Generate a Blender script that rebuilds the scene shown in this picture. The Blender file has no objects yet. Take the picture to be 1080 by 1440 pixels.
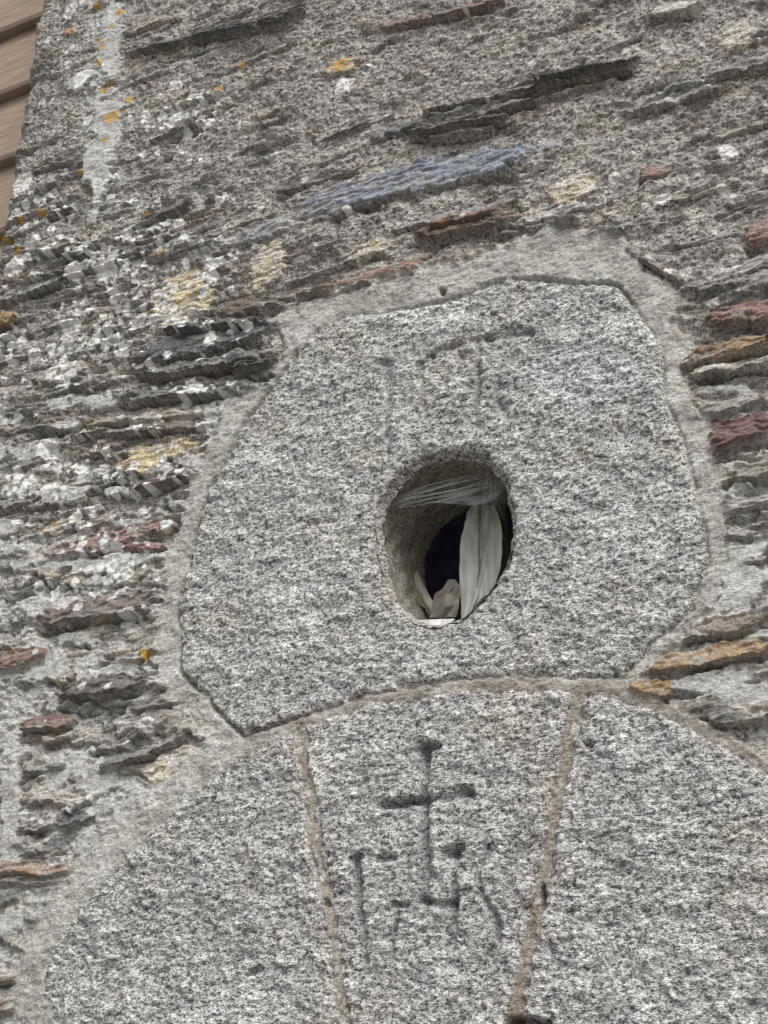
import bpy, math, random
import numpy as np
from mathutils import Vector, Matrix
random.seed(7); RNG=np.random.RandomState(11)
F=np.float32
# ------------------------------------------------------------ camera calibration
YAW=math.radians(25); PIT=math.radians(28); VF=math.radians(40); DIST=1.8
d=np.array([-math.sin(YAW)*math.cos(PIT), math.cos(YAW)*math.cos(PIT), math.sin(PIT)])
r=np.array([math.cos(YAW), math.sin(YAW),0.0])
u=np.array([math.sin(YAW)*math.sin(PIT), -math.cos(YAW)*math.sin(PIT), math.cos(PIT)])
T=np.array([0,0,2.445]); C=T-d*DIST
FP=720/math.tan(VF/2)
def P(px,py,y=0.0):
    v=d+r*((px-540)/FP)+u*((720-py)/FP)
    t=(y-C[1])/v[1]
    return C+v*t
def PXY(px,py):
    p=P(px,py); return p[0],p[2]
# ------------------------------------------------------------ noise
G=RNG.rand(4096).astype(F)*2*math.pi
GX=np.cos(G).astype(F); GY=np.sin(G).astype(F)
def hsh(a,b,seed=0):
    a=a.astype(np.int64); b=b.astype(np.int64)
    k=(a*374761393+b*668265263+seed*1442695041)&0x7fffffff
    k=((k^(k>>13))*1274126177)&0x7fffffff
    return (k^(k>>16))&4095
def rnd(a,b,seed=0): return (hsh(a,b,seed)/4095.0).astype(F)
def perlin(x,y,seed=0):
    xi=np.floor(x); yi=np.floor(y); xf=(x-xi).astype(F); yf=(y-yi).astype(F)
    xi=xi.astype(np.int64); yi=yi.astype(np.int64)
    ux=xf*xf*xf*(xf*(xf*6-15)+10); uy=yf*yf*yf*(yf*(yf*6-15)+10)
    def g(a,b,dx,dy):
        k=hsh(a,b,seed); return GX[k]*dx+GY[k]*dy
    n00=g(xi,yi,xf,yf); n10=g(xi+1,yi,xf-1,yf); n01=g(xi,yi+1,xf,yf-1); n11=g(xi+1,yi+1,xf-1,yf-1)
    a=n00+ux*(n10-n00); b=n01+ux*(n11-n01)
    return ((a+uy*(b-a))*1.5).astype(F)
def fbm(x,y,o=4,seed=0,g=.5):
    s=0;a=1;t=0
    for i in range(o):
        s=s+a*perlin(x*(2**i)+i*17.3,y*(2**i)+i*9.1,seed+i*7); t+=a; a*=g
    return s/t*1.3
def ss(a,b,x):
    t=np.clip((x-a)/(b-a),0,1); return t*t*(3-2*t)
def lin(c):
    c=np.array(c,dtype=float)/255; return np.where(c<.04045,c/12.92,((c+.055)/1.055)**2.4).astype(F)
def desat(c,k=.7):
    m=sum(c)/3; return tuple(m+(q-m)*k for q in c)
# ------------------------------------------------------------ grid in wall coordinates (metres)
xc=(PXY(42,0)[0]+PXY(2,330)[0])/2
xmax=max(PXY(1080,0)[0],PXY(1080,1440)[0])+.12
zmin=min(PXY(0,1440)[1],PXY(1080,1440)[1])-.08; zmax=max(PXY(0,0)[1],PXY(1080,0)[1])+.08
xmin=xc
S=0.0015
nx=int((xmax-xmin)/S); nz=int((zmax-zmin)/S)
X,Z=np.meshgrid((xmin+np.arange(nx)*S).astype(F),(zmin+np.arange(nz)*S).astype(F))
dx=X-C[0]; dy=-C[1]; dz=Z-C[2]
w=dx*d[0]+dy*d[1]+dz*d[2]
PX=(540+FP*(dx*r[0]+dy*r[1])/w).astype(F); PY=(720-FP*(dx*u[0]+dy*u[1]+dz*u[2])/w).astype(F)
N1=fbm(X/.05,Z/.05,4,1); N2=fbm(X/.05+9,Z/.05+31,4,2)
NF=fbm(X/.012,Z/.009,3,3); NB=fbm(X/.25,Z/.18,4,5)
NM=fbm(X/.03,Z/.022,4,9,.6)
NH=fbm(X/.006,Z/.0045,2,33)
LN=fbm(X/.05,(Z+.006*N1)/.0055,3,12,.6)
LN2=fbm(X/.14,(Z+.01*N2)/.014,4,15,.6)
def layers(th,ln,seed):
    zz=(Z+.012*N1+.0015*NF+.014*NB)/th; li=np.floor(zz); fr=zz-li
    o=rnd(li,li*0,seed)*50
    def one(k): 
        q=perlin((X/ln+o+k).astype(F),(li*3.37+k).astype(F)+.5,seed+k)+.5*perlin((X/ln*3+o+k).astype(F),(li*2.17).astype(F)+.5,seed+k+3)
        return np.clip(.5+.75*q,0,1)
    return one(1), fr, one(2), rnd(li,li*0,seed+9)
LA,LAf,LAc,LAr=layers(.0050,.05,61)
LB,LBf,LBc,LBr=layers(.012,.10,71)
QX=PX+7*N1+3*NF; QY=PY+7*N2+3*fbm(X/.012+5,Z/.012,2,21)
BX=PX+2.0*N1+3.0*NF; BY=PY+2.5*N2+3.0*fbm(X/.012+5,Z/.012,2,21)
def sdpoly(pts,x=None,y=None):
    x=QX if x is None else x; y=QY if y is None else y
    D=np.full(x.shape,1e9,F); ins=np.zeros(x.shape,bool); n=len(pts)
    for i in range(n):
        ax,ay=pts[i]; bx,by=pts[(i+1)%n]; ex=bx-ax; ey=by-ay
        wx=x-ax; wy=y-ay
        t=np.clip((wx*ex+wy*ey)/(ex*ex+ey*ey+1e-9),0,1)
        D=np.minimum(D,(wx-ex*t)**2+(wy-ey*t)**2)
        c=((ay>y)!=(by>y))
        if ey!=0: ins^=c&(x<ex*(y-ay)/ey+ax)
    D=np.sqrt(D); return np.where(ins,-D,D)
def sdline(pts,x=None,y=None):
    x=QX if x is None else x; y=QY if y is None else y
    D=np.full(x.shape,1e9,F)
    for i in range(len(pts)-1):
        ax,ay=pts[i]; bx,by=pts[i+1]; ex=bx-ax; ey=by-ay
        wx=x-ax; wy=y-ay
        t=np.clip((wx*ex+wy*ey)/(ex*ex+ey*ey+1e-9),0,1)
        D=np.minimum(D,(wx-ex*t)**2+(wy-ey*t)**2)
    return np.sqrt(D)
BLOCK=[(474,450),(560,440),(640,424),(698,402),(716,396),(868,402),(890,430),(932,492),(936,560),(962,620),(982,700),(998,785),(972,862),(922,905),(878,954),(760,952),(640,957),(520,978),(420,1010),(345,1036),(298,990),(258,945),(254,860),(270,780),(296,690),(318,650),(352,590),(398,528),(436,480)]
OUT=[(374,446),(430,424),(520,398),(620,368),(720,345),(770,318),(880,332),(908,380),(944,398),(966,480),(964,540),(994,600),(1012,680),(1026,760),(1008,850),(962,902),(918,942),(870,985),(760,990),(400,1050),(330,1078),(280,1030),(234,985),(222,900),(230,800),(254,720),(280,650),(308,590),(316,560),(382,540),(398,490)]
VOUS=[(110,1900),(82,1440),(62,1390),(75,1340),(120,1275),(190,1200),(260,1130),(330,1075),(420,1027),(520,992),(640,978),(760,972),(850,980),(920,1000),(1000,1040),(1080,1090),(1300,1260),(1300,1900)]
HOLE=[(531,750),(535,713),(549,687),(567,665),(598,646),(640,637),(685,646),(711,677),(724,735),(716,788),(693,826),(655,867),(612,883),(585,876),(556,851),(538,805)]
sdB=sdpoly(BLOCK,BX,BY); sdO=sdpoly(OUT); sdV=sdpoly(VOUS,BX,BY)
sdH=sdpoly(HOLE,PX+.45*(QX-PX),PY+.45*(QY-PY))
JL=[(424,1020),(432,1090),(442,1150),(456,1230),(468,1310),(482,1400),(492,1480),(520,1900)]
JR=[(818,975),(800,1060),(785,1130),(772,1200),(758,1280),(742,1350),(728,1420),(715,1500),(690,1900)]
jl=sdline(JL,BX,BY); jr=sdline(JR,BX,BY)
# ------------------------------------------------------------ rubble background
def blob(cx,cy,rx,ry,soft=.5,n=.5):
    q=np.sqrt(((PX-cx)/rx)**2+((PY-cy)/ry)**2)+n*N1
    return 1-ss(1-soft,1+soft,q)
mort=np.maximum.reduce([blob(60,1150,210,260),blob(1090,860,95,190),blob(150,130,32,160,.4,.9),blob(40,820,120,80)*.6,blob(20,1350,90,120),blob(10,880,90,60)])
mort=np.clip(mort+.35*ss(.1,.5,NB)*ss(500,900,PY),0,1)
left=blob(150,520,300,330,.6)
right=blob(1090,600,140,380,.5)
lowl=ss(780,900,PY)*(PX<400)
expo=np.clip(ss(-.12,.25,fbm(X/.13,Z/.045,4,81)+.42*left+.35*right+.25*lowl-.22-.15*mort),0,1)
H=(.005*N1+.006*NM+.003*NF+.008*NB+.0016*NH).astype(F)
H=H+expo*(.009*(LA-.5)+.010*(LB-.5)+.002*LN)
H-=expo*.004*(1-ss(.0,.2,LBf))*ss(.4,.7,LBc)
col=lin((152,148,143))[None,None]*np.ones(X.shape+(1,),F)
def mixc(col,c2,m):
    return col+(lin(c2)[None,None]-col)*m[...,None]
col=mixc(col,(174,172,165),ss(.0,.5,N2+.3*NB)*.6)
col=mixc(col,(126,121,116),ss(.0,.6,NM-.2*N2)*.55)
col=mixc(col,(162,151,132),ss(.25,.6,fbm(X/.09,Z/.05,3,44))*.4)
col=mixc(col,(120,119,118),expo*.6*ss(.45,.6,LBc)); col=mixc(col,(140,133,124),expo*.5*(1-ss(.2,.35,LBc)))
col=mixc(col,(134,116,106),expo*.45*ss(.84,.92,LBr)); col=mixc(col,(170,169,165),expo*.6*(1-ss(.18,.24,LBr)))
col=col*(1+expo*(.35*(LAc-.5)))[...,None]
col=mixc(col,(184,183,180),mort*.8*(1-.6*expo))
A=((1-.5*mort*(1-expo))*(1-.35*expo)).astype(F)
# ------------------------------------------------------------ slates
def win(x0,x1,z0,z1):
    i0=max(0,int((x0-xmin)/S)); i1=min(nx,int((x1-xmin)/S)+1); j0=max(0,int((z0-zmin)/S)); j1=min(nz,int((z1-zmin)/S)+1)
    return (slice(j0,j1),slice(i0,i1)) if i1>i0+1 and j1>j0+1 else None
def slate(xa,za,xb,zb,th,c,h,rag=.5,crev=.008,g=.5,bury=.5):
    L=math.hypot(xb-xa,zb-za)/2; cx=(xa+xb)/2; cz=(za+zb)/2; ex=(xb-xa)/2/L; ez=(zb-za)/2/L
    R=th*2.6
    W=win(cx-L*1.35-.01,cx+L*1.35+.01,cz-abs(ez)*L-R-.012,cz+abs(ez)*L+R+.012)
    if W is None: return
    x=X[W]-cx; z=Z[W]-cz
    a=(x*ex+z*ez)/L; b=(-x*ez+z*ex)/th
    k=min(1,.012/th)
    b=b*(1+.5*N2[W])+rag*(N1[W]*1.1*k+NF[W]*.45*k)+.2*LN2[W]
    a=a+.2*N2[W]+.03*NF[W]+.35*(LAr[W]-.5)+.03*NH[W]
    m=1-(np.abs(a)**3+np.abs(b)**2)
    e=ss(0,.18,m)*(1-bury*ss(.0,.45,NM[W]*.7+N2[W]*.5))
    nh=h*(.75-.3*np.clip(b,-1,1))+.005*(LA[W]-.5)+.002*LN[W]+.0012*NM[W]+.0005*NH[W]
    H[W]=H[W]*(1-e)+np.maximum(nh,H[W]*.3+nh*.7)*e
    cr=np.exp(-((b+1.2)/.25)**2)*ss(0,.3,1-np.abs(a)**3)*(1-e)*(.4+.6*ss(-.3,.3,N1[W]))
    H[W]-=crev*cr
    c1=lin(desat(c,.85)); gm_=sum(c)/3; c2=lin((gm_+14,gm_+12,gm_+8))
    mt=ss(-.15,.4,N2[W]*.6-NM[W]*.7+.3*LN2[W])[...,None]*.7
    cc=(c1[None,None]*(1-mt)+c2[None,None]*mt)*(1.15+.25*LN[W]+.3*LN2[W]+.5*(LAc[W]-.5))[...,None]
    cc=np.clip(cc,.02,.9)
    e3=e[...,None]
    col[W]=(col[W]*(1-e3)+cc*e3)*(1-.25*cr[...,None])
    A[W]=A[W]*(1-e)+g*e
PAL=[(116,115,113),(102,102,103),(132,128,122),(146,140,130),(122,112,103),(134,130,126),(112,107,102),(155,146,133),(130,114,104),(116,90,86),(168,165,160)]
PW=np.array([.2,.10,.18,.15,.08,.12,.06,.08,.02,.006,.05]); PW=PW/PW.sum()
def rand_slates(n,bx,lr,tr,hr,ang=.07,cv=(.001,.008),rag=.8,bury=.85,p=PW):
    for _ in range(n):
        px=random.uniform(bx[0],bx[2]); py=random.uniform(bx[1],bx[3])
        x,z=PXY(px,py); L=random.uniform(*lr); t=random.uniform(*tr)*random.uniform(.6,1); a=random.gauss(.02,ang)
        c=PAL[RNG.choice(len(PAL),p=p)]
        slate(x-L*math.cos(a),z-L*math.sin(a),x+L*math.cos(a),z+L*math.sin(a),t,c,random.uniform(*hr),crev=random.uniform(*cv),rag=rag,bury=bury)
rand_slates(55,(-20,-60,1150,420),(.03,.10),(.003,.012),(.002,.013))
rand_slates(60,(-20,280,430,900),(.02,.07),(.004,.018),(.002,.014))
rand_slates(35,(-20,280,330,700),(.02,.05),(.003,.010),(.004,.014))
rand_slates(50,(-20,830,290,1330),(.02,.05),(.006,.020),(.002,.012),ang=.15)
rand_slates(35,(950,250,1200,1030),(.02,.07),(.004,.018),(.002,.014),ang=.12)
PL=np.array([.02,0,.1,.3,0,.05,0,.2,0,0,.5]); PL=PL/PL.sum()
rand_slates(70,(-20,780,290,1340),(.02,.045),(.010,.024),(.004,.014),ang=.3,rag=1,bury=.6,p=PL)
rand_slates(35,(980,620,1200,1000),(.02,.045),(.010,.024),(.004,.014),ang=.3,rag=1,bury=.6,p=PL)
sm=[(80,940,60,30),(20,1110,18,110),(190,1190,60,90),(120,1090,50,35),(50,1300,60,22),(150,960,50,18),(1040,820,40,60),(1060,700,45,22),(985,960,60,22),(240,1130,40,40),(60,860,50,18),(150,800,45,16),(1030,980,45,14),(30,690,40,14),(90,1240,50,14),(155,60,17,70),(150,170,20,50),(138,235,26,40),(120,115,26,18),(350,570,30,22)]
for _ in range(26): sm.append((random.uniform(0,300),random.uniform(560,1000),random.uniform(20,45),random.uniform(7,14)))
for _ in range(10): sm.append((random.uniform(1000,1090),random.uniform(540,900),random.uniform(20,40),random.uniform(7,14)))
for (x,y,rx,ry) in sm:
    q=np.sqrt(((PX-x)/rx)**2+((PY-y)/ry)**2)+.8*N1+.7*NM+.35*LN2+.15*NF
    m=1-ss(.7,1.05,q); H=H*(1-m)+(.007+.004*N1+.003*NM+.001*NF)*m; cs=lin((188,188,185))[None,None]*(1-.3*ss(-.1,.5,NM))[...,None]; mq=(m*.85)[...,None]; col=col*(1-mq)+cs*mq; A=A*(1-m)+.42*m
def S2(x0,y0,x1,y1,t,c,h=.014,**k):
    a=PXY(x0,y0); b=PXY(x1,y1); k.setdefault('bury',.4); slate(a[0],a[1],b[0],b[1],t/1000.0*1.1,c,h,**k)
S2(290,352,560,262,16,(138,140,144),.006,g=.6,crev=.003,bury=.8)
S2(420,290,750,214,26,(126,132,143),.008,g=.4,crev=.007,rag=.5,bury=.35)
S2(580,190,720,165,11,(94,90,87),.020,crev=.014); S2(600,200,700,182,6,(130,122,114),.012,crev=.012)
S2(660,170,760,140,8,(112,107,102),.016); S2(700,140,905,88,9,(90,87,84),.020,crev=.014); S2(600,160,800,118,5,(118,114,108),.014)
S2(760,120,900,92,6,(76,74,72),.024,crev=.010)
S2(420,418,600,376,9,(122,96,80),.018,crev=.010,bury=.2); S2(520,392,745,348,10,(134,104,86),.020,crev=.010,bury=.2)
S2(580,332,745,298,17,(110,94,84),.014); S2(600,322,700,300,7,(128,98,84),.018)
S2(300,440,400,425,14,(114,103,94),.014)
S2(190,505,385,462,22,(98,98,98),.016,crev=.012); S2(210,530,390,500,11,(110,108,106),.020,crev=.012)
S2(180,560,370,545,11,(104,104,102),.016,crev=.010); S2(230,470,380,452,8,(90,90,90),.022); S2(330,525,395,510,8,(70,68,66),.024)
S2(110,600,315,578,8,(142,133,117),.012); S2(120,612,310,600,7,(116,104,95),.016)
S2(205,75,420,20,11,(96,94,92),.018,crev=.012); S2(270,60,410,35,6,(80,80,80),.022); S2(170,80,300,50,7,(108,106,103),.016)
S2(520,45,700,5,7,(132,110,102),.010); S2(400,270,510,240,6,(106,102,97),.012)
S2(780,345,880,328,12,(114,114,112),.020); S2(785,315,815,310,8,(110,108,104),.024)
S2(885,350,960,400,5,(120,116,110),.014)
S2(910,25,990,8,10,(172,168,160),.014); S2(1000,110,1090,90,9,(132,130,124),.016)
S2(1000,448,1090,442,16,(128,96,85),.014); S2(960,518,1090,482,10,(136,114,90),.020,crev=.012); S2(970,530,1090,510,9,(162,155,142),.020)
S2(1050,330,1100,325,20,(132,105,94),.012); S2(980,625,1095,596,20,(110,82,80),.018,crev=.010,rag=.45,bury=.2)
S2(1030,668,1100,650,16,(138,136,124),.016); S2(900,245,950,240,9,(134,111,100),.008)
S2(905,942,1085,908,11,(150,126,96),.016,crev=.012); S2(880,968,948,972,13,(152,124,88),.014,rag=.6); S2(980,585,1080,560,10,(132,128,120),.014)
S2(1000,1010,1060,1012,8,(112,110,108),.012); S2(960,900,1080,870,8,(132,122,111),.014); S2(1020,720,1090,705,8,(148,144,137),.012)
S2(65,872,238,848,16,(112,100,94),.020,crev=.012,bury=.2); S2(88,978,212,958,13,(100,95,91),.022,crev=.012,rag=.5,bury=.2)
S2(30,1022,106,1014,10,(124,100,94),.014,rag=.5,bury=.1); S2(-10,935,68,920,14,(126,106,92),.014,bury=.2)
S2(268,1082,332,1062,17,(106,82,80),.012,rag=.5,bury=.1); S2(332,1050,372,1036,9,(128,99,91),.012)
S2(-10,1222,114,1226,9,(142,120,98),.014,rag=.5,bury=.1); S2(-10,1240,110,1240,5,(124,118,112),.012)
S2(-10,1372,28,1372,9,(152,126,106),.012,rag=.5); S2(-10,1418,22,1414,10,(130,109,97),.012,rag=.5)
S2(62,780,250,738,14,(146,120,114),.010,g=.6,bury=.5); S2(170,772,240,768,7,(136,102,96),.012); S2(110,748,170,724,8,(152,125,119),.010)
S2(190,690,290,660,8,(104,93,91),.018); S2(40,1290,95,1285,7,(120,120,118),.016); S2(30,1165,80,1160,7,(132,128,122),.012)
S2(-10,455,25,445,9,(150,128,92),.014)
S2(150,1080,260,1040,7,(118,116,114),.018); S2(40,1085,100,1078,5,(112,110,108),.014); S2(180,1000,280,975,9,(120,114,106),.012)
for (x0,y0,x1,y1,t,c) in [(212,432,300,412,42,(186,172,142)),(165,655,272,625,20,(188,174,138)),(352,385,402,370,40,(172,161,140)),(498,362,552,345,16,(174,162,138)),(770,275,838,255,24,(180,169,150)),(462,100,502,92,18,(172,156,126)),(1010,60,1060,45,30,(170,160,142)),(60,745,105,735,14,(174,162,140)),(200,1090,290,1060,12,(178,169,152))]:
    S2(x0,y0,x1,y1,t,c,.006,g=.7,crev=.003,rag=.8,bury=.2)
# ------------------------------------------------------------ lichen
def disc(px,py,rad,c,h=.0005,ring=False,st=1,g=.12):
    x,z=PXY(px,py); W=win(x-rad*2,x+rad*2,z-rad*2,z+rad*2)
    if W is None: return
    q=np.hypot(X[W]-x,Z[W]-z)/rad+.42*NF[W]+.5*N1[W]+.2*NH[W]
    m=(1-ss(.8,.97,q))*st
    if ring: m=m*(.3+.7*ss(.25,.6,q))
    rm=np.exp(-((q-1.12)/.15)**2)*.28
    H[W]+=h*m; m3=m[...,None]
    cc=lin(c)[None,None]*(1+.2*NM[W]+.12*NH[W])[...,None]
    col[W]=(col[W]*(1-m3)+cc*m3)*(1-rm[...,None]); A[W]=A[W]*(1-m)+g*m
def scatter(n,cx,cy,sx,sy,rr,c,**k):
    for _ in range(n):
        disc(random.gauss(cx,sx),random.gauss(cy,sy),rr[0]+(rr[1]-rr[0])*random.random()**2,c,**k)
WH=(222,222,218)
for cl in range(80):
    cx=random.uniform(-10,350); cy=random.choice([random.uniform(260,680),random.uniform(280,580),random.uniform(600,880)])
    scatter(random.randint(4,13),cx,cy,22,12,(.003,.012),random.choice([WH,(206,206,203),(228,227,221)]),ring=random.random()<.3)
scatter(120,130,430,130,120,(.003,.011),WH); scatter(100,190,700,90,60,(.003,.008),WH,ring=True)
scatter(45,250,170,40,30,(.003,.010),WH); scatter(34,90,50,40,60,(.004,.014),(212,212,209)); scatter(24,280,155,25,16,(.004,.013),WH)
scatter(120,560,180,380,130,(.002,.008),(208,206,200),st=.9); scatter(50,1000,230,70,130,(.003,.009),(206,202,196),st=.85)
scatter(70,120,1000,90,150,(.003,.009),(210,209,206),st=.75)
for (x,y,rr) in [(485,122,.018),(30,258,.026),(120,112,.020),(490,298,.007),(100,12,.018),(520,92,.006),(932,284,.011),(1022,215,.013),(70,630,.020),(92,540,.018),(20,375,.024),(180,330,.016),(250,170,.018),(280,550,.014),(150,380,.020),(100,460,.020),(300,480,.010),(105,385,.020),(50,500,.016)]:
    disc(x,y,rr,(222,221,216))
for (x,y,rr) in [(150,126,.013),(160,168,.014),(183,140,.008),(136,10,.010),(160,42,.007),(480,94,.013),(208,922,.008),(447,494,.004),(10,336,.012),(205,300,.007),(230,357,.007),(142,60,.009),(115,245,.008),(306,126,.010),(145,70,.007),(325,1148,.004),(900,740,.003),(60,300,.008),(100,45,.012),(170,20,.008),(340,90,.007),(30,310,.010),(140,90,.008),(152,200,.006),(25,350,.008)]:
    disc(x,y,rr,(184,150,84),st=.85)
# ------------------------------------------------------------ granite + mortar
mO=1-ss(-9,7,sdO+13*NM+9*N2+3*LN2)
wide=(1-ss(34,62,sdV+14*N1+8*NM))*(1-ss(300,380,PX))
mm=np.clip(np.maximum.reduce([mO,1-ss(14,22,sdV+4*NM),wide]),0,1)
Hm=.005+.003*N1+.0032*NM+.0015*NF+.003*NB+.0005*NH
cm=mixc(np.ones_like(col)*lin((174,172,166)),(144,140,134),ss(-.2,.4,N2)*.65)
cm=mixc(cm,(194,193,188),ss(.1,.5,N1+NB*.3)*.6)
brown=np.clip((1-ss(6,16,np.abs(sdV-6)))*ss(300,420,PX),0,1)*ss(-.4,.2,N2+.25)
cm=mixc(cm,(146,137,127),brown*.75)
H=H*(1-mm)+Hm*mm; col=col*(1-mm[...,None])+cm*mm[...,None]; A=A*(1-mm)+.55*mm
H-=.004*np.exp(-((sdO+2)/3)**2)*ss(.0,.4,N2)*(sdV>10)
GH=.0078+.004*N1+.0045*NM+.0024*NF+.004*NB+.0008*NH
gcol=mixc(np.ones_like(col)*lin((165,164,162)),(142,140,138),ss(-.1,.6,N2+NM*.5)*.6)
gcol=mixc(gcol,(188,187,185),ss(.05,.6,N1*.6+NM)*.5)
gcol=mixc(gcol,(166,160,147),ss(.2,.6,fbm(X/.12,Z/.1,3,71))*.4)
gcol=gcol*(1+.2*NM)[...,None]
def edge(sd): return -.0045*np.exp(-np.clip(-sd,0,99)/4)
mB=1-ss(-2,1.5,sdB)
H=H*(1-mB)+(GH+edge(sdB))*mB; col=col*(1-mB[...,None])+gcol*mB[...,None]; A=A*(1-mB)+1.0*mB
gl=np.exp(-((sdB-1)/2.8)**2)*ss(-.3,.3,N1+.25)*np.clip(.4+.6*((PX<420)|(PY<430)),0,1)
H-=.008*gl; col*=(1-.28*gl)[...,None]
mV=1-ss(-2,1.5,sdV)
H=H*(1-mV)+(GH+edge(sdV))*mV; col=col*(1-mV[...,None])+gcol*.98*mV[...,None]; A=A*(1-mV)+1.0*mV
for j,c in ((jl,(156,150,140)),(jr,(150,143,133))):
    jw=(1-ss(6,11,j+6*N2+4*NM))*mV
    H=H*(1-jw)+(.0035+.002*N1+.0014*NF)*jw-.005*np.exp(-((j-9)/2.5)**2)*mV*ss(-.2,.4,N2)
    cj=mixc(np.ones_like(col)*lin(c),(130,115,105),np.clip(ss(1260,1420,PY)*.5*(PX>600)+ss(.0,.6,N1)*.35,0,1))
    col=col*(1-jw[...,None])+cj*jw[...,None]; A=A*(1-jw)+.75*jw
gran=np.maximum(mB,mV)
for (x,y,rx,ry,s) in [(425,838,36,42,.5),(620,445,60,18,.6),(880,470,50,22,.5),(540,440,40,16,.35),(820,545,60,38,.25),(460,1080,26,40,.4),(370,650,40,30,.3),(880,760,60,40,.25),(700,960,160,14,.25),(330,1420,60,30,.4),(500,800,20,12,.3)]:
    m=blob(x,y,rx,ry,.4,.6)*s*gran; col=mixc(col,(200,200,198),m)
m=blob(830,530,55,40,.4,.5)*.35*gran; col=mixc(col,(176,178,185),m)
for _ in range(900):
    px=random.uniform(80,1100); py=random.uniform(400,1460)
    i=min(nz-1,max(0,int((PXY(px,py)[1]-zmin)/S))); j=min(nx-1,max(0,int((PXY(px,py)[0]-xmin)/S)))
    if gran[i,j]>.9:
        if random.random()<.55: disc(px,py,random.uniform(.003,.007),(204,203,200),st=.45,g=.7)
        else: disc(px,py,random.uniform(.0025,.005),(106,104,102),h=-.003,st=.45,g=.7)
# ------------------------------------------------------------ carving
def groove(pts,wd,dep,shade=.3):
    global H,col
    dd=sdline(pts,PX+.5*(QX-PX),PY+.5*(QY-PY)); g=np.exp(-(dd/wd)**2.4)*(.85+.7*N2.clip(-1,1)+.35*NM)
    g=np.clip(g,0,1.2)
    H=H-dep*g; col=col*(1-shade*g)[...,None]; A[...]=A*(1-.3*np.clip(g,0,1))  # cuts the depth and paints shade into the stroke colour so carving reads
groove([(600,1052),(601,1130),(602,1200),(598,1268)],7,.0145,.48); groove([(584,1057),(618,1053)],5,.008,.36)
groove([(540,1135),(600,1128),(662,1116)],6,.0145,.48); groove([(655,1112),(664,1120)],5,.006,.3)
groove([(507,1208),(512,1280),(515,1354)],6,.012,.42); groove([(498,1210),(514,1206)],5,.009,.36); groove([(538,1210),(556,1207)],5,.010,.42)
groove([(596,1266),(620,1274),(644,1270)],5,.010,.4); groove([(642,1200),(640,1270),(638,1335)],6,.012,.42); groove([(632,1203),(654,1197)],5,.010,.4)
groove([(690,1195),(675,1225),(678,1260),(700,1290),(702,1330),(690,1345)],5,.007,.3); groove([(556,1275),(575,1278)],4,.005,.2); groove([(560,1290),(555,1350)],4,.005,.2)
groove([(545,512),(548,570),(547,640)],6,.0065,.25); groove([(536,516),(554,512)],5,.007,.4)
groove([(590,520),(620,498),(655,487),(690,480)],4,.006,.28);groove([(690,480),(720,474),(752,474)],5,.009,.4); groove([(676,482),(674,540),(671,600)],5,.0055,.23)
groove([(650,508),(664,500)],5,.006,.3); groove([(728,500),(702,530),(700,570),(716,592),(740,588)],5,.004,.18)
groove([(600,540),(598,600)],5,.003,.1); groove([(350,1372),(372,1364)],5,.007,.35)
for (x,y,a,b,dp) in [(624,413,5,5,.012),(765,1262,4,16,.012),(740,1440,30,8,.02),(830,1050,7,6,.008),(460,1270,6,6,.006)]:
    g=np.exp(-((((PX-x)/a+.5*NF)**2+((PY-y)/b+.5*N1)**2))**2); H-=dp*g; col*=(1-.5*g)[...,None]
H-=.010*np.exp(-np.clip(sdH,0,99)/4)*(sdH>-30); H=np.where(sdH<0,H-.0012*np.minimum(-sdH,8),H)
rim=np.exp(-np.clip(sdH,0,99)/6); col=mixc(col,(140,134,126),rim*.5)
ed=np.clip(1-(X-xmin)/.03,0,1); H-=.03*ed**2.2
XS=X+(.006*fbm(Z/.06,X*0+3.3,4,91)+.003*LN)*np.clip(1-(X-xmin)/.08,0,1)
col=np.clip(col*1.12,.014,.85)
# ------------------------------------------------------------ build meshes
Y=-H
V=np.stack([XS,Y,Z],-1).reshape(-1,3).astype(F)
colf=np.concatenate([col,A[...,None]],-1).reshape(-1,4).astype(F)
ii=np.arange(nx*nz).reshape(nz,nx)
Q=np.stack([ii[:-1,:-1],ii[:-1,1:],ii[1:,1:],ii[1:,:-1]],-1).reshape(-1,4)
def fc(a): return ((a[:-1,:-1]+a[1:,1:]+a[:-1,1:]+a[1:,:-1])/4).reshape(-1)
fB=fc(sdB);fV=fc(sdV);fH=fc(sdH);fjl=fc(jl);fjr=fc(jr);fPX=fc(PX);fPY=fc(PY);fm=fc(mm)
xl=np.interp(fPY,[q[1] for q in JL],[q[0] for q in JL]); xr=np.interp(fPY,[q[1] for q in JR],[q[0] for q in JR])
lab=np.zeros(len(Q),int)
lab[fm>.5]=5
inV=(fV<0)
lab[inV&(fPX<xl)]=3; lab[inV&(fPX>=xl)&(fPX<=xr)]=2; lab[inV&(fPX>xr)]=4
lab[inV&((fjl<9)|(fjr<9))]=5
lab[fB<0]=1
lab[fH<-5]=-1
def npmesh(name,v,f,c=None):
    me=bpy.data.meshes.new(name); me.vertices.add(len(v)); me.vertices.foreach_set('co',v.ravel())
    k=f.shape[1]
    me.loops.add(f.size); me.loops.foreach_set('vertex_index',f.ravel().astype(np.int32))
    me.polygons.add(len(f)); me.polygons.foreach_set('loop_start',np.arange(0,f.size,k,dtype=np.int32))
    try: me.polygons.foreach_set('loop_total',np.full(len(f),k,dtype=np.int32))
    except Exception: pass
    me.polygons.foreach_set('use_smooth',np.ones(len(f),bool))
    if c is not None:
        a=me.color_attributes.new('Col','FLOAT_COLOR','POINT'); a.data.foreach_set('color',c.ravel())
    me.update(calc_edges=True)
    ob=bpy.data.objects.new(name,me); bpy.context.scene.collection.objects.link(ob); return ob
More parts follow.
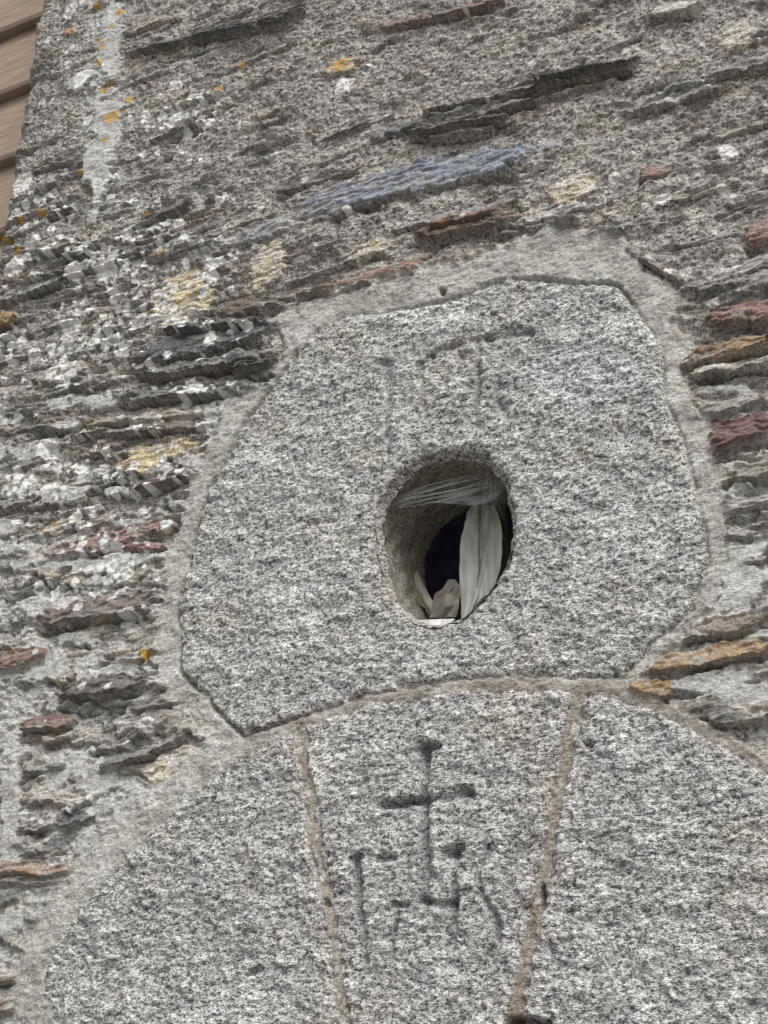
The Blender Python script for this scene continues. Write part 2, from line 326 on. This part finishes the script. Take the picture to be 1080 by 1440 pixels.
# ------------------------------------------------------------ materials
def nodes(m):
    m.use_nodes=True; nt=m.node_tree; nt.nodes.clear(); return nt
def stone_mat(name,gain=3.6,sc=150,attr=True,colr=(.3,.3,.3),bump=.6,strata=False):
    m=bpy.data.materials.new(name); nt=nodes(m); N=nt.nodes.new; Lk=nt.links.new
    o=N('ShaderNodeOutputMaterial'); b=N('ShaderNodeBsdfPrincipled'); b.inputs['Roughness'].default_value=.92; b.inputs['Specular IOR Level'].default_value=.25
    Lk(b.outputs[0],o.inputs[0])
    tc=N('ShaderNodeTexCoord'); mp=N('ShaderNodeMapping'); mp.inputs['Scale'].default_value=(1,1,1.7)
    mp.inputs['Rotation'].default_value=(0,math.radians(-4),0)
    Lk(tc.outputs['Object'],mp.inputs[0])
    def noise(s,det,ro,src=mp):
        n=N('ShaderNodeTexNoise'); n.inputs['Scale'].default_value=s; n.inputs['Detail'].default_value=det; n.inputs['Roughness'].default_value=ro; Lk(src.outputs[0],n.inputs['Vector']); return n
    n1=noise(sc,2,.6); n2=noise(sc*2.3,1,.5)
    def M(op,a,b2,c=None):
        k=N('ShaderNodeMath'); k.operation=op
        for i,v in enumerate((a,b2,c)):
            if v is None: continue
            if isinstance(v,(int,float)): k.inputs[i].default_value=v
            else: Lk(v,k.inputs[i])
        return k.outputs[0]
    s=M('ADD',M('MULTIPLY',n1.outputs[0],.52),M('MULTIPLY',n2.outputs[0],.48))
    if strata:
        mp2=N('ShaderNodeMapping'); mp2.inputs['Scale'].default_value=(.25,1,1.5); Lk(tc.outputs['Object'],mp2.inputs[0])
        n3=noise(260,3,.65,mp2)
        s=M('ADD',M('MULTIPLY',s,.85),M('MULTIPLY',n3.outputs[0],.15))
    dv=M('MULTIPLY',M('SUBTRACT',s,.5),gain)
    if attr:
        at=N('ShaderNodeAttribute'); at.attribute_name='Col'
        dv=M('MULTIPLY',dv,at.outputs['Alpha']); cs=at.outputs['Color']
    else:
        rg=N('ShaderNodeRGB'); rg.outputs[0].default_value=(*colr,1); cs=rg.outputs[0]
    f=M('MAXIMUM',M('MINIMUM',M('ADD',dv,1.0),1.9),.2)
    vm=N('ShaderNodeVectorMath'); vm.operation='SCALE'; Lk(cs,vm.inputs[0]); Lk(f,vm.inputs['Scale'])
    Lk(vm.outputs[0],b.inputs['Base Color'])
    bp=N('ShaderNodeBump'); bp.inputs['Strength'].default_value=bump; bp.inputs['Distance'].default_value=.004; Lk(s,bp.inputs['Height']); Lk(bp.outputs[0],b.inputs['Normal'])
    return m
M_gran=stone_mat('granite_procedural',gain=7.2,sc=175,bump=.8)
M_slate=stone_mat('slate_rubble_procedural',gain=7.2,sc=180,strata=True,bump=.65)
M_mort=stone_mat('lime_mortar_procedural',gain=5.5,sc=190)
def plain(name,c,ro=.8,ns=40,var=.3,mapz=(1,1,1)):
    m=bpy.data.materials.new(name); nt=nodes(m); N=nt.nodes.new; Lk=nt.links.new
    o=N('ShaderNodeOutputMaterial'); b=N('ShaderNodeBsdfPrincipled'); b.inputs['Roughness'].default_value=ro; Lk(b.outputs[0],o.inputs[0])
    tc=N('ShaderNodeTexCoord'); mp=N('ShaderNodeMapping'); mp.inputs['Scale'].default_value=mapz; Lk(tc.outputs['Object'],mp.inputs[0])
    n=N('ShaderNodeTexNoise'); n.inputs['Scale'].default_value=ns; n.inputs['Detail'].default_value=4; Lk(mp.outputs[0],n.inputs['Vector'])
    cr=N('ShaderNodeValToRGB'); c=lin(c)
    cr.color_ramp.elements[0].position=.3; cr.color_ramp.elements[1].position=.7
    cr.color_ramp.elements[0].color=(*(c*(1-var)),1); cr.color_ramp.elements[1].color=(*np.minimum(c*(1+var),1),1)
    Lk(n.outputs[0],cr.inputs[0]); Lk(cr.outputs[0],b.inputs['Base Color'])
    bp=N('ShaderNodeBump'); bp.inputs['Strength'].default_value=.4; bp.inputs['Distance'].default_value=.002; Lk(n.outputs[0],bp.inputs['Height']); Lk(bp.outputs[0],b.inputs['Normal'])
    return m
def region(l,name,mat):
    f=Q[lab==l]; uq,inv=np.unique(f,return_inverse=True)
    ob=npmesh(name,V[uq],inv.reshape(-1,4),colf[uq]); ob.data.materials.append(mat); return ob
wall=bpy.data.objects.new('slate_rubble_wall',None); bpy.context.scene.collection.objects.link(wall)
def child(o,p): o.parent=p
child(region(0,'slate_rubble_face',M_slate),wall); child(region(5,'mortar_joints',M_mort),wall)
blk=region(1,'granite_block_face',M_gran)
region(2,'carved_keystone',M_gran); region(3,'granite_arch_stone',M_gran); region(4,'granite_arch_stone.001',M_gran)
gb=bpy.data.objects.new('granite_block_with_round_opening',None); bpy.context.scene.collection.objects.link(gb); child(blk,gb)
edgeV=V.reshape(nz,nx,3)[:,0]; eC=colf.reshape(nz,nx,4)[:,0]
dep=[0,.004,.012,.03,.06,.1,.16,.24,.34,.5]
sv=[];sc_=[]
for k,dd in enumerate(dep):
    e=edgeV.copy(); e[:,1]+=dd; e[:,0]+=(-.006*min(1,dd/.03)+.006*fbm(Z[:,0]/.03,np.full(nz,dd*20,F),3,55)*(k>0)); sv.append(e); c=eC.copy(); c[:,:3]=lin((120,114,108)) if k>1 else c[:,:3]; sc_.append(c)
sv=np.concatenate(sv).astype(F); sc_=np.concatenate(sc_).astype(F)
jj=np.arange(len(dep)*nz).reshape(len(dep),nz)
sf=np.stack([jj[:-1,:-1],jj[:-1,1:],jj[1:,1:],jj[1:,:-1]],-1).reshape(-1,4)
o=npmesh('wall_return',sv,sf,sc_); o.data.materials.append(M_slate); child(o,wall)
M_rest=stone_mat('rubble_rest_procedural',gain=4,sc=60,attr=False,colr=tuple(float(q) for q in lin((138,132,125))),strata=True)
def box(name,x0,x1,y0,y1,z0,z1,mat,par=None):
    v=[(x,y,z) for x in (x0,x1) for y in (y0,y1) for z in (z0,z1)]
    f=[(0,1,3,2),(4,6,7,5),(0,4,5,1),(2,3,7,6),(0,2,6,4),(1,5,7,3)]
    me=bpy.data.meshes.new(name); me.from_pydata(v,[],f); me.materials.append(mat); ob=bpy.data.objects.new(name,me); bpy.context.scene.collection.objects.link(ob)
    if par: child(ob,par)
    return ob
box('wall_lower',xmin,xmax+2,.0,.5,-.01,zmin+.002,M_rest,wall)
box('wall_upper',xmin,xmax+2,.0,.5,zmax-.006,zmax+1.2,M_rest,wall)
box('wall_side',xmax-.006,xmax+2,.001,.499,zmin+.003,zmax-.007,M_rest,wall)
# ------------------------------------------------------------ opening tunnel
hp=[np.array(PXY(*p)) for p in HOLE]; cen=np.mean(hp,0)
n=160; ring=[]
k=len(hp)
for i in range(n):
    t=i/n*k; a=int(t); f=t-a
    p0,p1,p2,p3=hp[(a-1)%k],hp[a%k],hp[(a+1)%k],hp[(a+2)%k]
    ring.append(.5*((2*p1)+(-p0+p2)*f+(2*p0-5*p1+4*p2-p3)*f*f+(-p0+3*p1-3*p2+p3)*f**3))
ring=np.array(ring)
ys=[-.004]+list(np.linspace(.004,.14,50)); vv=[];cc=[]
for kk,y in enumerate(ys):
    s=1.01-.07*max(0,y)/.14
    R=(ring-cen)*s+cen
    nn=perlin(ring[:,0].astype(F)*60+y*40,ring[:,1].astype(F)*60-y*25,5)*.0035+perlin((ring[:,0]*160+y*90).astype(F),(ring[:,1]*160+y*150).astype(F),8)*.0022
    R=R+(R-cen)/np.linalg.norm(R-cen,axis=1)[:,None]*nn[:,None]
    for qi,q in enumerate(R):
        vr=1+float(nn[qi])*60; vv.append((q[0],y,q[1])); cc.append((*(lin((150,145,135))*vr),.6))
vv=np.array(vv,F);cc=np.array(cc,F)
m=len(ys); fi=[(a*n+b,a*n+(b+1)%n,(a+1)*n+(b+1)%n,(a+1)*n+b) for a in range(m-1) for b in range(n)]
o=npmesh('opening_reveal',vv,np.array(fi),cc); o.data.materials.append(M_gran); child(o,gb)
M_dark=plain('dark_interior',(150,148,180),.9)
vv2=[]; last=vv[-n:]
for (s,y) in ((1,.14),(2.0,.146),(2.0,.32),(.02,.33)):
    for q in last: vv2.append((cen[0]+(q[0]-cen[0])*s,y,cen[1]+(q[2]-cen[1])*s))
fi=[(a*n+b,a*n+(b+1)%n,(a+1)*n+(b+1)%n,(a+1)*n+b) for a in range(3) for b in range(n)]
o=npmesh('cavity',np.array(vv2,F),np.array(fi)); o.data.materials.append(M_dark); child(o,gb)
# ------------------------------------------------------------ things in the opening
M_white=plain('weathered_white_wood',(210,210,205),.7,70,.28,(2,1,.35))
M_shard=plain('slate_shard_mat',(124,119,111),.8,60,.35)
def loft(name,rows,mat,thick=.003,K=13,fold=None,sub=1):
    v=[]; rr=[]
    for i in range((len(rows)-1)*sub+1):
        t=i/sub; a=min(int(t),len(rows)-2); f=t-a
        rr.append([rows[a][q]*(1-f)+rows[a+1][q]*f for q in range(7)])
    nr=len(rr)
    for ri,(lx,ly,rx,ry,yl,ym,yr) in enumerate(rr):
        for i in range(K):
            s=i/(K-1); px=lx+(rx-lx)*s; py=ly+(ry-ly)*s
            y=yl*(1-s)+yr*s+(ym-(yl+yr)/2)*(1-abs(2*s-1))
            if fold: y+=fold(s,ri/(nr-1)); px+=(.3*math.sin(ri*1.1)+.5*math.sin(ri*.4+1)) if i in(0,K-1) else 0
            v.append(tuple(P(px,py,y)))
    f=[(a*K+b,a*K+b+1,(a+1)*K+b+1,(a+1)*K+b) for a in range(nr-1) for b in range(K-1)]
    me=bpy.data.meshes.new(name); me.from_pydata(v,[],f); me.materials.append(mat)
    ob=bpy.data.objects.new(name,me); bpy.context.scene.collection.objects.link(ob)
    s=ob.modifiers.new('s','SOLIDIFY'); s.thickness=thick; s.offset=0; b=ob.modifiers.new('b','BEVEL'); b.width=.0004
    return ob
slat=bpy.data.objects.new('crumpled_white_slat',None); bpy.context.scene.collection.objects.link(slat)
Y0=.10
def fold(s,t):
    s1=.50-.24*max(0,t-.15)/.85; s2=.52+.27*max(0,t-.15)/.85
    y=0
    if s1<s<s2: y+=.009*min(1,(s-s1)/.05,(s2-s)/.05)*min(1,t*3)
    y-=.003*math.exp(-((s-s1)/.04)**2)+.003*math.exp(-((s-s2)/.04)**2)
    y+=.0008*math.sin(9*s+14*t)+.0005*math.sin(23*s-9*t)
    return y
child(loft('slat_blade',[(650,874,662,870,Y0,Y0,Y0),(648,840,691,836,Y0,Y0+.002,Y0),(646,800,702,806,Y0,Y0+.003,Y0),(648,765,707,777,Y0+.002,Y0+.004,Y0+.002),(653,738,706,747,Y0+.004,Y0+.005,Y0+.004),(658,720,702,724,Y0+.008,Y0+.009,Y0+.008),(665,710,694,711,Y0+.01,Y0+.011,Y0+.01)],M_white,.0025,K=41,fold=fold,sub=8),slat)
child(loft('slat_edge_strip',[(697,825,706,818,Y0+.03,Y0+.03,Y0+.03),(705,780,714,778,Y0+.03,Y0+.026,Y0+.03),(704,735,713,735,Y0+.03,Y0+.026,Y0+.03),(699,712,706,710,Y0+.03,Y0+.03,Y0+.03)],M_shard,.002),slat)
def sf(s,t): return .0015*math.sin(5*s+4*t)+.0008*math.sin(13*s-9*t)
loft('stone_shard',[(604,870,640,868,.09,.085,.09),(610,858,645,850,.09,.080,.09),(614,838,646,838,.092,.085,.09),(626,830,645,826,.092,.085,.09),(634,817,641,819,.095,.092,.095)],M_shard,.008,fold=sf,sub=3)
loft('stone_shard.001',[(604,864,613,856,.11,.108,.11),(590,848,606,843,.11,.106,.11),(582,824,592,818,.11,.106,.11),(577,798,583,795,.11,.11,.11)],plain('pale_shard',(165,160,148),.8),.004,fold=sf,sub=3)
loft('stone_shard.002',[(592,880,630,881,.05,.048,.05),(588,873,640,871,.058,.056,.058)],M_white,.003)
# cobweb
mw=bpy.data.materials.new('cobweb_silk'); nt=nodes(mw); N=nt.nodes.new; Lk=nt.links.new
o=N('ShaderNodeOutputMaterial'); mx=N('ShaderNodeMixShader'); tr=N('ShaderNodeBsdfTransparent'); df=N('ShaderNodeBsdfDiffuse'); df.inputs[0].default_value=(.45,.45,.44,1)
tc=N('ShaderNodeTexCoord'); mpw=N('ShaderNodeMapping'); mpw.inputs['Scale'].default_value=(.5,1,1.6); mpw.inputs['Rotation'].default_value=(0,.25,0); ns=N('ShaderNodeTexNoise'); ns.inputs['Scale'].default_value=50; ns.inputs['Detail'].default_value=7; mr=N('ShaderNodeMapRange'); mr.inputs[1].default_value=.42; mr.inputs[2].default_value=.72; mr.inputs[3].default_value=.02; mr.inputs[4].default_value=.5
Lk(tc.outputs['Object'],mpw.inputs[0]); Lk(mpw.outputs[0],ns.inputs['Vector']); Lk(ns.outputs[0],mr.inputs[0]); Lk(mr.outputs[0],mx.inputs[0]); Lk(tr.outputs[0],mx.inputs[1]); Lk(df.outputs[0],mx.inputs[2]); Lk(mx.outputs[0],o.inputs[0])
web=bpy.data.objects.new('cobweb',None); bpy.context.scene.collection.objects.link(web)
rows=[[(550,712),(586,708),(626,706),(668,714),(706,702)],[(558,702),(592,694),(635,688),(675,682),(708,684)],[(566,690),(596,676),(640,664),(680,666),(708,674)],[(580,672),(604,658),(642,648),(680,654),(706,670)]]
yy=[.022,.03,.045,.07]; v=[];
for ri,rw in enumerate(rows):
    for ci,(a,b) in enumerate(rw): v.append(tuple(P(a,b,yy[ri]+(.012 if ci in(1,3) else 0))))
f=[(a*5+b,a*5+b+1,a*5+b+6,a*5+b+5) for a in range(3) for b in range(4)]
me=bpy.data.meshes.new('web_sheet'); me.from_pydata(v,[],f); me.materials.append(mw); ob=bpy.data.objects.new('web_sheet',me); bpy.context.scene.collection.objects.link(ob); child(ob,web)
s=ob.modifiers.new('s','SUBSURF'); s.levels=s.render_levels=3
for p in me.polygons: p.use_smooth=True
ms=plain('silk_strand',(205,205,202),.6)
cu=bpy.data.curves.new('web_strands','CURVE'); cu.dimensions='3D'; cu.bevel_depth=.00018; cu.materials.append(ms)
def strand(pts):
    sp=cu.splines.new('POLY'); sp.points.add(len(pts)-1)
    for i,(a,b,c) in enumerate(pts): sp.points[i].co=(*P(a,b,c),1)
for k2 in range(16):
    a=(random.uniform(546,562),random.uniform(700,714),.02); b=(random.uniform(640,708),random.uniform(668,694),random.uniform(.02,.05)); sg=random.uniform(-9,4)
    strand([(a[0]+(b[0]-a[0])*t,a[1]+(b[1]-a[1])*t+sg*4*t*(1-t)+random.uniform(-.6,.6),a[2]+(b[2]-a[2])*t) for t in np.linspace(0,1,11)])
for k2 in range(34):
    x=random.gauss(692,9); strand([(x,random.uniform(660,684),.035),(x+random.uniform(-10,8),random.uniform(688,702),.05),(x+random.uniform(-14,8),random.uniform(704,736),.09)])
ob=bpy.data.objects.new('web_strands',cu); bpy.context.scene.collection.objects.link(ob); child(ob,web)
# ------------------------------------------------------------ timber cladding beyond the corner
M_wood=plain('timber_cladding',(156,138,121),.75,14,.25,(1,1,6))
clad=bpy.data.objects.new('timber_clad_wall',None); bpy.context.scene.collection.objects.link(clad)
yb=.30
zs=[P(15,p,yb)[2] for p in (50,143,231)]; pitch=(zs[0]-zs[2])/2
for i in range(-9,6):
    z0=zs[0]+i*pitch
    if z0<0.2: continue
    v=[(-3,yb+.004,z0+pitch+.004),(xmin+.02,yb+.004,z0+pitch+.004),(xmin+.02,yb-.022,z0+.008),(-3,yb-.022,z0+.008),(-3,yb-.018,z0),(xmin+.02,yb-.018,z0),(xmin+.02,yb+.01,z0),(-3,yb+.01,z0)]
    me=bpy.data.meshes.new('board'); me.from_pydata(v,[],[(0,3,2,1),(3,4,5,2),(4,7,6,5)]); me.materials.append(M_wood); ob=bpy.data.objects.new('board',me); bpy.context.scene.collection.objects.link(ob); child(ob,clad)
gm=stone_mat('gravel_ground_mat',gain=4,sc=12,attr=False,colr=(.2,.19,.17))
me=bpy.data.meshes.new('ground'); me.from_pydata([(-200,-200,0),(200,-200,0),(200,200,0),(-200,200,0)],[],[(0,1,2,3)]); me.materials.append(gm)
bpy.context.scene.collection.objects.link(bpy.data.objects.new('ground',me))
# ------------------------------------------------------------ light
sc=bpy.context.scene; wd=bpy.data.worlds.new('World'); sc.world=wd; wd.use_nodes=True; nt=wd.node_tree; bg=nt.nodes['Background']
sky=nt.nodes.new('ShaderNodeTexSky'); sky.sky_type='NISHITA'; sky.sun_disc=False
EL=math.radians(52); AZ=math.radians(146)
sky.sun_elevation=EL; sky.sun_rotation=AZ; sky.dust_density=4; sky.air_density=1.0
hs=nt.nodes.new('ShaderNodeHueSaturation'); hs.inputs['Saturation'].default_value=.35
nt.links.new(sky.outputs[0],hs.inputs['Color']); nt.links.new(hs.outputs[0],bg.inputs[0]); bg.inputs[1].default_value=.15
sl=bpy.data.lights.new('sun','SUN'); sl.energy=1.5; sl.angle=math.radians(24); sl.color=(1,.985,.965)
so=bpy.data.objects.new('sun',sl); sc.collection.objects.link(so)
so.rotation_mode='QUATERNION'; so.rotation_quaternion=Vector((math.sin(AZ)*math.cos(EL),math.cos(AZ)*math.cos(EL),math.sin(EL))).to_track_quat('Z','Y')
cam=bpy.data.cameras.new('camera'); co=bpy.data.objects.new('camera',cam); sc.collection.objects.link(co)
cam.sensor_fit='VERTICAL'; cam.sensor_height=24; cam.lens=12/math.tan(VF/2); cam.clip_end=1000; cam.clip_start=.02
co.matrix_world=Matrix(((r[0],u[0],-d[0],C[0]),(r[1],u[1],-d[1],C[1]),(r[2],u[2],-d[2],C[2]),(0,0,0,1)))
sc.camera=co
sc.view_settings.view_transform='Standard'; sc.view_settings.look='None'; sc.view_settings.exposure=0
